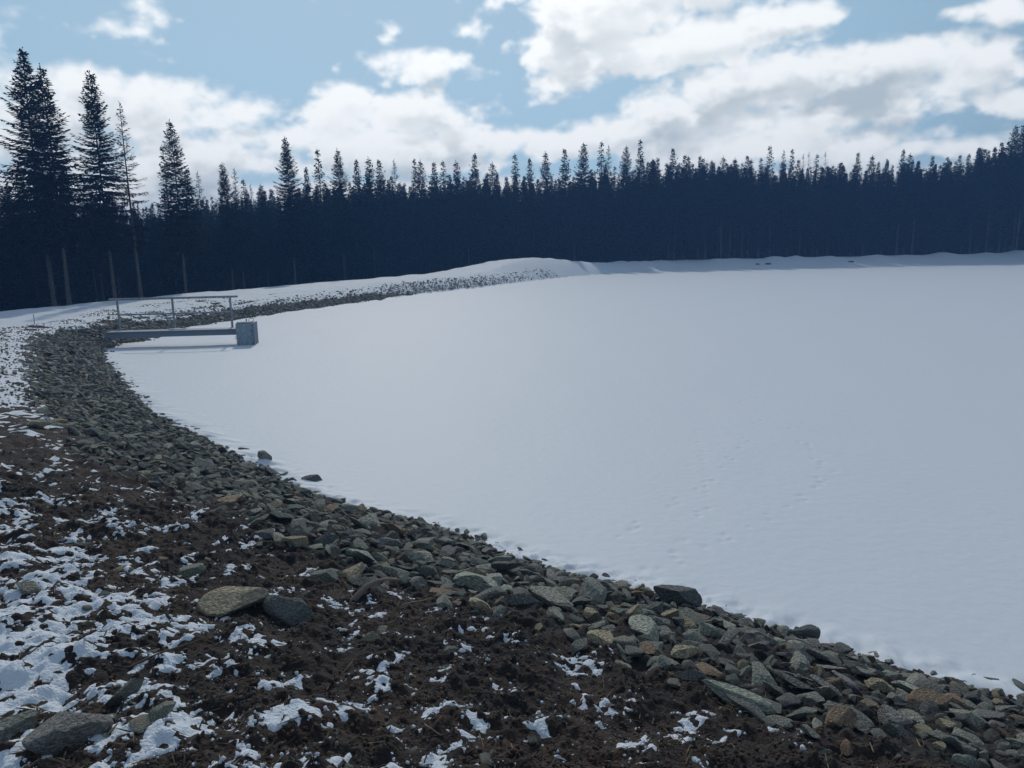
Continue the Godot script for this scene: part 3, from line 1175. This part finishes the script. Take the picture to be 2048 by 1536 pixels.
# ---------- footbridge and outlet box ----------
func build_footbridge() -> void:
	var a := Vector3(-14.88, 0.55, -28.40)
	var b := Vector3(-10.08, 0.55, -28.68)
	var along := b - a
	var L := along.length()
	var o := thing("footbridge", "narrow grey steel footbridge with a pipe railing leading to the outlet box", "footbridge", Vector3(a.x, 0.0, a.z), atan2(-along.z, along.x))
	# deck of gratings between two channel beams; x runs out over the lake, -z is the far side
	for s in [[0.25, "beam"], [-0.25, "beam"]]:
		var v := Node3D.new()
		var beam := part("beam", bevel_box(Vector3(L, 0.19, 0.012), 0.003), M.paint, o, Vector3(L / 2, 0.455, s[0]))
		for q in [0.545, 0.365]:
			part("flange", bevel_box(Vector3(L, 0.012, 0.07), 0.003), M.paint, beam, Vector3(0, q - 0.455, -signf(s[0]) * 0.042))
	var n := 9
	for k in n:
		var w := (L - 0.06) / n
		part("deck_plank", bevel_box(Vector3(w - 0.012, 0.03, 0.62), 0.004), M.paint, o, Vector3(0.03 + w * (k + 0.5), 0.569, 0))
	var posts := [0.30, 2.30, 4.42]
	for x in posts:
		var p := part("post", tube_mesh([Vector3(0, 0, 0), Vector3(0, 1.16, 0)], [0.040, 0.040], 10), M.steel, o, Vector3(x, 0.56, -0.33))
		part("foot_plate", bevel_box(Vector3(0.11, 0.16, 0.012), 0.003), M.steel, p, Vector3(0, -0.04, 0.035))
	part("top_rail", tube_mesh([Vector3(0.02, 1.735, -0.33), Vector3(4.70, 1.735, -0.33)], [0.042, 0.042], 10), M.steel, o)
	part("middle_rail", tube_mesh([Vector3(0.30, 1.16, -0.33), Vector3(4.42, 1.16, -0.33)], [0.032, 0.032], 10), M.steel, o)
	part("snow_cap", lump_mesh(5, 0.25), M.snow, o, Vector3(2.45, 0.59, -0.12), Basis.from_scale(Vector3(0.32, 0.035, 0.14)))

	var box := thing("outlet_box", "grey concrete outlet box standing in the snow at the bridge's end", "outlet box", Vector3(-9.76, 0, -28.42), 0.12)
	part("shaft", bevel_box(Vector3(0.56, 1.2, 0.62), 0.012), M.concrete, box, Vector3(-0.05, 0.20, 0))
	part("guide_rail", bevel_box(Vector3(0.03, 1.21, 0.05), 0.004), M.steel, box, Vector3(0.25, 0.20, 0.32))
	part("side_panel", bevel_box(Vector3(0.06, 1.23, 0.68), 0.008), M.paint, box, Vector3(0.285, 0.20, -0.03))
	part("lid", bevel_box(Vector3(0.50, 0.035, 0.54), 0.006), M.steel, box, Vector3(-0.05, 0.823, 0))
	part("lid_snow", lump_mesh(6, 0.2), M.snow, box, Vector3(-0.08, 0.84, 0.05), Basis.from_scale(Vector3(0.24, 0.02, 0.22)))
	part("spindle", tube_mesh([Vector3(0, 0, 0), Vector3(0, 0.11, 0)], [0.022, 0.022], 8), M.steel, box, Vector3(0.02, 0.84, 0.05))
	part("handle", tube_mesh([Vector3(0, 0, 0), Vector3(0, 0.09, 0), Vector3(0.02, 0.11, 0), Vector3(0.15, 0.11, 0), Vector3(0.17, 0.09, 0), Vector3(0.17, 0, 0)], [0.011, 0.011, 0.011, 0.011, 0.011, 0.011], 6), M.steel, box, Vector3(0.10, 0.84, 0.0))
	part("ring", tube_mesh([Vector3(0, 0.05, 0), Vector3(-0.045, 0.03, 0), Vector3(-0.055, -0.01, 0), Vector3(-0.03, -0.05, 0), Vector3(0.0, -0.055, 0)], [0.009, 0.009, 0.009, 0.009, 0.009], 6), M.steel, box, Vector3(-0.35, 0.28, 0.2))


func lump_mesh(sd: int, rough: float) -> ArrayMesh:
	var s := SphereMesh.new()
	s.radius = 1.0
	s.height = 2.0
	s.radial_segments = 14
	s.rings = 8
	var arr := s.get_mesh_arrays()
	var v: PackedVector3Array = arr[Mesh.ARRAY_VERTEX]
	var nz := FastNoiseLite.new()
	nz.seed = sd
	nz.frequency = 0.9
	nz.fractal_octaves = 3
	for i in v.size():
		v[i] = v[i] * (1.0 + rough * 2.0 * nz.get_noise_3dv(v[i] * 1.4))
	arr[Mesh.ARRAY_VERTEX] = v
	return mesh_of(arr)


# ---------- single boulders, slabs, roots ----------
func boulder(called: String, label: String, category: String, x: float, z: float, size: Vector3, yaw: float, shape: int, m: Material, sink: float, tilt := 0.0) -> void:
	var o := MeshInstance3D.new()
	o.name = numbered(called)
	o.mesh = stone_mesh(200 + shape, 1.0, 7, 3)
	o.material_override = m
	var g := maxf(ground_at(x, z), 0.0)
	o.transform = Transform3D(Basis(Vector3.UP, yaw) * Basis(Vector3.BACK, tilt) * Basis.from_scale(size), Vector3(x, g + size.y * (1.0 - sink) * 0.6, z))
	tag(o, label, category)
	add_child(o)


func build_boulders() -> void:
	var st: Array = M.stones
	var tan_: Material = st[4]
	var pale: Material = st[5]
	var dark: Material = st[3]
	boulder("boulder", "upright grey boulder standing on the snow just off the stony shore", "boulder", -4.09, -12.3, Vector3(0.10, 0.19, 0.09), 0.4, 41, st[0], 0.15)
	boulder("boulder", "low flat dark boulder lying on the snow right of the upright one", "boulder", -3.05, -11.2, Vector3(0.145, 0.072, 0.093), 0.2, 2, dark, 0.25)
	boulder("boulder", "large dark rounded boulder at the waterline above the right-hand stones", "boulder", 1.42, -6.42, Vector3(0.178, 0.111, 0.133), -0.35, 3, dark, 0.1)
	boulder("boulder", "dark log-shaped rock at the snow edge behind the large dark boulder", "boulder", 1.20, -6.78, Vector3(0.160, 0.048, 0.064), -0.5, 4, dark, 0.2)
	boulder("rock_slab", "pale tan slab half buried in brown soil beside a dark block", "slab", -1.50, -3.88, Vector3(0.160, 0.080, 0.136), 0.3, 5, tan_, 0.75)
	boulder("rock_block", "dark grey angular block leaning beside the pale tan slab in the soil", "rock", -1.20, -3.84, Vector3(0.133, 0.066, 0.078), -0.25, 6, dark, 0.35, -0.28)
	boulder("boulder", "flat-topped grey boulder in the bottom left corner among snow patches", "boulder", -1.53, -2.36, Vector3(0.111, 0.065, 0.092), 0.2, 7, st[7], 0.3)
	boulder("boulder", "brownish boulder cut by the left frame edge beside the flat-topped boulder", "boulder", -1.80, -2.42, Vector3(0.13, 0.07, 0.10), 1.1, 8, st[1], 0.45)
	boulder("rock_slab", "large pale green slab where the brown soil meets the stones", "slab", 1.08, -3.52, Vector3(0.158, 0.050, 0.086), -0.35, 9, pale, 0.4, -0.2)
	boulder("rock", "rounded grey-green rock in dark soil left of the dark wedge", "rock", -1.30, -4.95, Vector3(0.085, 0.065, 0.08), 0.5, 10, st[0], 0.2)
	boulder("rock", "dark wedge-shaped rock at the upper edge of the stones", "rock", -1.02, -5.0, Vector3(0.13, 0.06, 0.07), -0.4, 11, dark, 0.2, -0.35)
	boulder("rock", "ochre rock at the top of the stones, above the dark snowy soil", "rock", -1.78, -5.95, Vector3(0.11, 0.06, 0.08), 0.1, 12, tan_, 0.2)
	boulder("rock_slab", "flat tan stone lying alone on the snowy crest at the far left", "slab", -6.9, -10.86, Vector3(0.17, 0.07, 0.12), 0.1, 13, tan_, 0.2)
	boulder("rock", "bluish pale rock standing in brown soil between snow flecks, centre left", "rock", -2.08, -4.62, Vector3(0.075, 0.06, 0.06), 0.6, 14, pale, 0.25)
	boulder("rock", "long dark rock sticking up slantwise in the lower left snow patches", "rock", -1.50, -2.66, Vector3(0.10, 0.035, 0.04), 0.7, 15, st[1], 0.2, 0.3)
	boulder("rock", "small pale green chip of rock right of the flat-topped corner boulder", "rock", -1.26, -2.46, Vector3(0.045, 0.03, 0.03), 0.6, 16, pale, 0.2, 0.4)
	boulder("rock", "rust orange rock at the lower edge of the right-hand stones", "rock", 1.56, -3.34, Vector3(0.085, 0.075, 0.07), 0.5, 17, st[6], 0.15)
	boulder("rock", "rust orange flat-topped rock high among the stones near the right frame edge", "rock", 2.42, -4.12, Vector3(0.11, 0.06, 0.08), 0.3, 18, st[6], 0.05)
	boulder("rock_slab", "long grey slab slanting down at the bottom right corner of the stones", "slab", 2.05, -3.28, Vector3(0.158, 0.040, 0.056), -0.55, 19, st[0], 0.1, -0.15)
	boulder("boulder", "dark blocky boulder on the snow line, right of the large dark boulder", "boulder", 2.46, -6.12, Vector3(0.120, 0.088, 0.096), 0.2, 20, dark, 0.15)
	# roots and sticks
	var root := tube_mesh([Vector3(0, -0.02, 0), Vector3(0.05, 0.03, -0.01), Vector3(0.10, 0.075, -0.02), Vector3(0.16, 0.10, -0.03), Vector3(0.22, 0.10, -0.05), Vector3(0.30, 0.085, -0.06)], [0.024, 0.022, 0.018, 0.013, 0.008, 0.004], 8)
	lay("dead_root", root, M.wood, "bleached curved root rising from the soil at the stones' upper edge", "root", -1.02, -4.42, 0.1)
	var stick := tube_mesh([Vector3(0, 0.006, 0), Vector3(0.06, 0.012, -0.01), Vector3(0.13, 0.022, 0.0), Vector3(0.18, 0.03, -0.02)], [0.0035, 0.0035, 0.003, 0.002], 6)
	lay("pale_stick", stick, M.straw, "thin pale stick lying on bare brown soil right of the root", "stick", -0.70, -4.38, 0.15)
	var stem := tube_mesh([Vector3(0, -0.02, 0), Vector3(0.002, 0.05, 0), Vector3(-0.002, 0.085, 0.004)], [0.0028, 0.0025, 0.0015], 6)
	lay("dry_stem", stem, M.twig, "dark upright stem standing before the large pale green slab", "plant stem", 1.02, -3.30, 0.0)
	var fork := tube_mesh([Vector3(0, -0.02, 0), Vector3(-0.03, 0.06, 0), Vector3(-0.06, 0.13, 0.01)], [0.004, 0.003, 0.0015], 6)
	lay("dry_stem", fork, M.twig, "leaning dark stem at the edge of soil and stones, centre right", "plant stem", 0.50, -3.95, 0.2)
	var branch := tube_mesh([Vector3(0, 0.01, 0), Vector3(0.10, 0.03, -0.06), Vector3(0.22, 0.045, -0.10), Vector3(0.30, 0.05, -0.16)], [0.005, 0.0045, 0.0035, 0.002], 6)
	lay("dark_branch", branch, M.twig, "thin dark branch lying across the snow patches at lower left", "branch", -1.62, -2.95, 0.1)
	var tuft := Node3D.new()
	tuft.name = "grass_tuft"
	tuft.position = Vector3(-1.09, ground_at(-1.09, -4.42), -4.42)
	tag(tuft, "small tuft of pale dry grass left of the bleached root", "grass tuft")
	add_child(tuft)
	for k in 14:
		var a := rng.randf_range(-0.9, 0.9)
		var l := rng.randf_range(0.04, 0.09)
		part("blade", tube_mesh([Vector3(0, -0.01, 0), Vector3(sin(a) * l * 0.5, l * 0.7, rng.randf_range(-0.01, 0.01)), Vector3(sin(a) * l, l * cos(a), rng.randf_range(-0.02, 0.02))], [0.0018, 0.0015, 0.0006], 4), M.straw, tuft, Vector3(rng.randf_range(-0.03, 0.03), 0, rng.randf_range(-0.02, 0.02)))
	var stake := tube_mesh([Vector3(0, -0.1, 0), Vector3(0.01, 0.42, 0)], [0.014, 0.012], 8)
	lay("marker_stake", stake, M.wood, "thin marker stake standing in the snow of the dam crest, far left", "stake", -17.8, -28.8, 0.0)


func lay(called: String, mesh: Mesh, m: Material, label: String, category: String, x: float, z: float, turn: float) -> void:
	var o := MeshInstance3D.new()
	o.name = numbered(called)
	o.mesh = mesh
	o.material_override = m
	o.position = Vector3(x, ground_at(x, z), z)
	o.rotation.y = turn
	tag(o, label, category)
	add_child(o)


func build_far_bank_details() -> void:
	# dark lumps and heaps on the bank across the lake
	var at := [[28.5, -89.2, 0.27, "dark clod beside a branch on the shaded far bank, centre right"], [29.5, -89.0, 0.36, "larger dark clod right of its neighbour on the shaded far bank"], [39.2, -89.4, 0.33, "flat dark rock on the shaded far bank below the right forest"], [11.1, -89.6, 0.23, "dark rock on the right shoulder of the snowy mound"], [10.3, -89.0, 0.22, "small dark rock left of another on the snowy mound's shoulder"]]
	for k in at.size():
		var q: Array = at[k]
		boulder("bank_rock", q[3], "rock", q[0], q[1], Vector3(q[2], q[2] * 0.5, q[2] * 0.7), rng.randf() * TAU, 30 + k, M.stones[3], 0.2)


func near_spot() -> Vector2:                             # a place on the soil in front of the camera, more of them close by
	var z := -1.9 - 9.0 * pow(rng.randf(), 1.7)
	return Vector2(z * rng.randf_range(-0.75, 0.72), z)


func build_ground_litter() -> void:
	var lumps := []
	for k in 3:
		lumps.append(litter_lump(70 + k))
	var crumbs := [[], [], []]
	var clods := [[], [], []]
	var clod_cols := [[], [], []]
	var pebbles := [[], [], [], []]
	var pebble_cols := [[], [], [], []]
	var straw := []
	var straw_cols := []
	for k in 90000:
		var p := near_spot()
		var d := shore_distance(p.x, p.y)
		var sw := stone_width(p.x, p.y)
		if d < sw - 0.5 or (d < sw and rng.randf() < 0.6):
			continue
		var g := ground_height(p.x, p.y, d)
		var t := snow_depth(p.x, p.y, d)
		var turn := Basis.from_euler(Vector3(rng.randf() * TAU, rng.randf() * TAU, rng.randf() * TAU))
		if t > 0.012:
			continue
		var pick := rng.randf()
		if t > -0.02 and pick < 0.36 * smoothstep(-0.02, -0.001, t):
			var s := 0.0018 + 0.007 * pow(rng.randf(), 3.0)
			crumbs[k % 3].append(Transform3D(turn * Basis.from_scale(Vector3(s, s * 0.8, s)), Vector3(p.x, g + s * 0.35, p.y)))
		elif pick < 0.34:
			var s := 0.003 + 0.010 * pow(rng.randf(), 2.6)
			clods[k % 3].append(Transform3D(turn * Basis.from_scale(Vector3(s, s * 0.75, s)), Vector3(p.x, g + s * 0.2, p.y)))
			clod_cols[k % 3].append(Color(0.024, 0.016, 0.014).lerp(Color(0.066, 0.042, 0.028), rng.randf()))
		elif pick < 0.34 + 0.42 * smoothstep(-0.15, 0.35, n_tint.get_noise_2d(p.x * 1.3 + 20.0, p.y * 1.3)):
			var s := 0.0018 + 0.011 * pow(rng.randf(), 4.0)
			pebbles[k % 4].append(Transform3D(turn * Basis.from_scale(Vector3(s, s, s)), Vector3(p.x, g + s * 0.3, p.y)))
			pebble_cols[k % 4].append(stone_tint() * rng.randf_range(1.0, 1.9))
		elif pick < 0.375 + 0.42 and rng.randf() < 0.10:
			var l := rng.randf_range(0.012, 0.045)
			var b := Basis(Vector3.UP, rng.randf() * TAU) * Basis(Vector3.BACK, rng.randf_range(-0.15, 0.5))
			straw.append(Transform3D(b * Basis.from_scale(Vector3(l, 0.0011, 0.0011)), Vector3(p.x, g + 0.004, p.y)))
			straw_cols.append(Color(0.06, 0.045, 0.035).lerp(Color(0.32, 0.26, 0.17), pow(rng.randf(), 1.6)))
	# stubble on the snowy crest further along
	for k in 5000:
		var ang := lerpf((Vector2(-7, -14) - LAKE).angle(), (Vector2(-13, -42) - LAKE).angle() + (TAU if (Vector2(-13, -42) - LAKE).angle() < (Vector2(-7, -14) - LAKE).angle() else 0.0), rng.randf())
		var probe := at_shore(ang, 0.0)
		var d := stone_width(probe.x, probe.y) + rng.randf_range(-0.4, 2.0)
		var p := at_shore(ang, d)
		if p.length() < 8.0:
			continue
		var s := rng.randf_range(0.010, 0.030)
		clods[k % 3].append(Transform3D(Basis(Vector3.UP, rng.randf() * TAU) * Basis.from_scale(Vector3(s, s * rng.randf_range(0.5, 0.9), s)), Vector3(p.x, ground_height(p.x, p.y, d) + 0.02, p.y)))
		clod_cols[k % 3].append(Color(0.06, 0.05, 0.04).lerp(Color(0.20, 0.18, 0.14), rng.randf()))
	var soil_lump := mat("soil_clod", Color(1, 1, 1), 0.95)
	soil_lump.vertex_color_use_as_albedo = true
	M.soil_lump = soil_lump
	var snow_bits := litter_group("snow_crumbs", "small crumbs of snow strewn over the brown soil")
	var clod_bits := litter_group("soil_clods", "dark crumbs and clods of brown soil")
	var pebble_bits := litter_group("gravel", "pale pebbles and grit lying on the brown soil")
	var straw_bits := litter_group("plant_litter", "bits of straw and twigs lying on the brown soil")
	for k in 3:
		scatter("crumbs", lumps[k], crumbs[k], M.snow, snow_bits)
		scatter("clods", lumps[k], clods[k], soil_lump, clod_bits, clod_cols[k])
	for k in 4:
		scatter("pebbles", stone_small[k], pebbles[k], M.stone_any, pebble_bits, pebble_cols[k])
	scatter("straws", tube_mesh([Vector3(-0.5, 0, 0), Vector3(0, 0, 3.0), Vector3(0.5, 4.0, 0)], [1.0, 1.0, 0.7], 4), straw, soil_lump, straw_bits, straw_cols)
	# stones that lie singly on the soil belong to the ground
	var ground := get_node("ground") as Node3D
	var n := 0
	while n < 170:
		var p := near_spot()
		var d := shore_distance(p.x, p.y)
		if d < stone_width(p.x, p.y) - 0.1 or p.length() > 10.0:
			continue
		var s := 0.014 + 0.055 * pow(rng.randf(), 2.6) * (1.0 if p.length() > 3.2 else 0.6)
		part("stone", stone_meshes[rng.randi() % 10], M.stones[mini(7, int(absf(rng.randfn(0.0, 3.4))))], ground, Vector3(p.x, ground_height(p.x, p.y, d) + s * 0.18, p.y), stone_basis(s, Vector3.UP, 0.4))
		n += 1


func litter_group(called: String, label: String) -> Node3D:
	var o := Node3D.new()
	o.name = called
	tag(o, label, "", "", "stuff")
	add_child(o)
	return o


func litter_lump(sd: int) -> ArrayMesh:
	var s := SphereMesh.new()
	s.radius = 1.0
	s.height = 2.0
	s.radial_segments = 8
	s.rings = 4
	var arr := s.get_mesh_arrays()
	var v: PackedVector3Array = arr[Mesh.ARRAY_VERTEX]
	var nz := FastNoiseLite.new()
	nz.seed = sd
	nz.frequency = 1.1
	nz.fractal_octaves = 2
	for i in v.size():
		v[i] = v[i] * (1.0 + 0.7 * nz.get_noise_3dv(v[i] * 1.6))
	arr[Mesh.ARRAY_VERTEX] = v
	return mesh_of(arr)
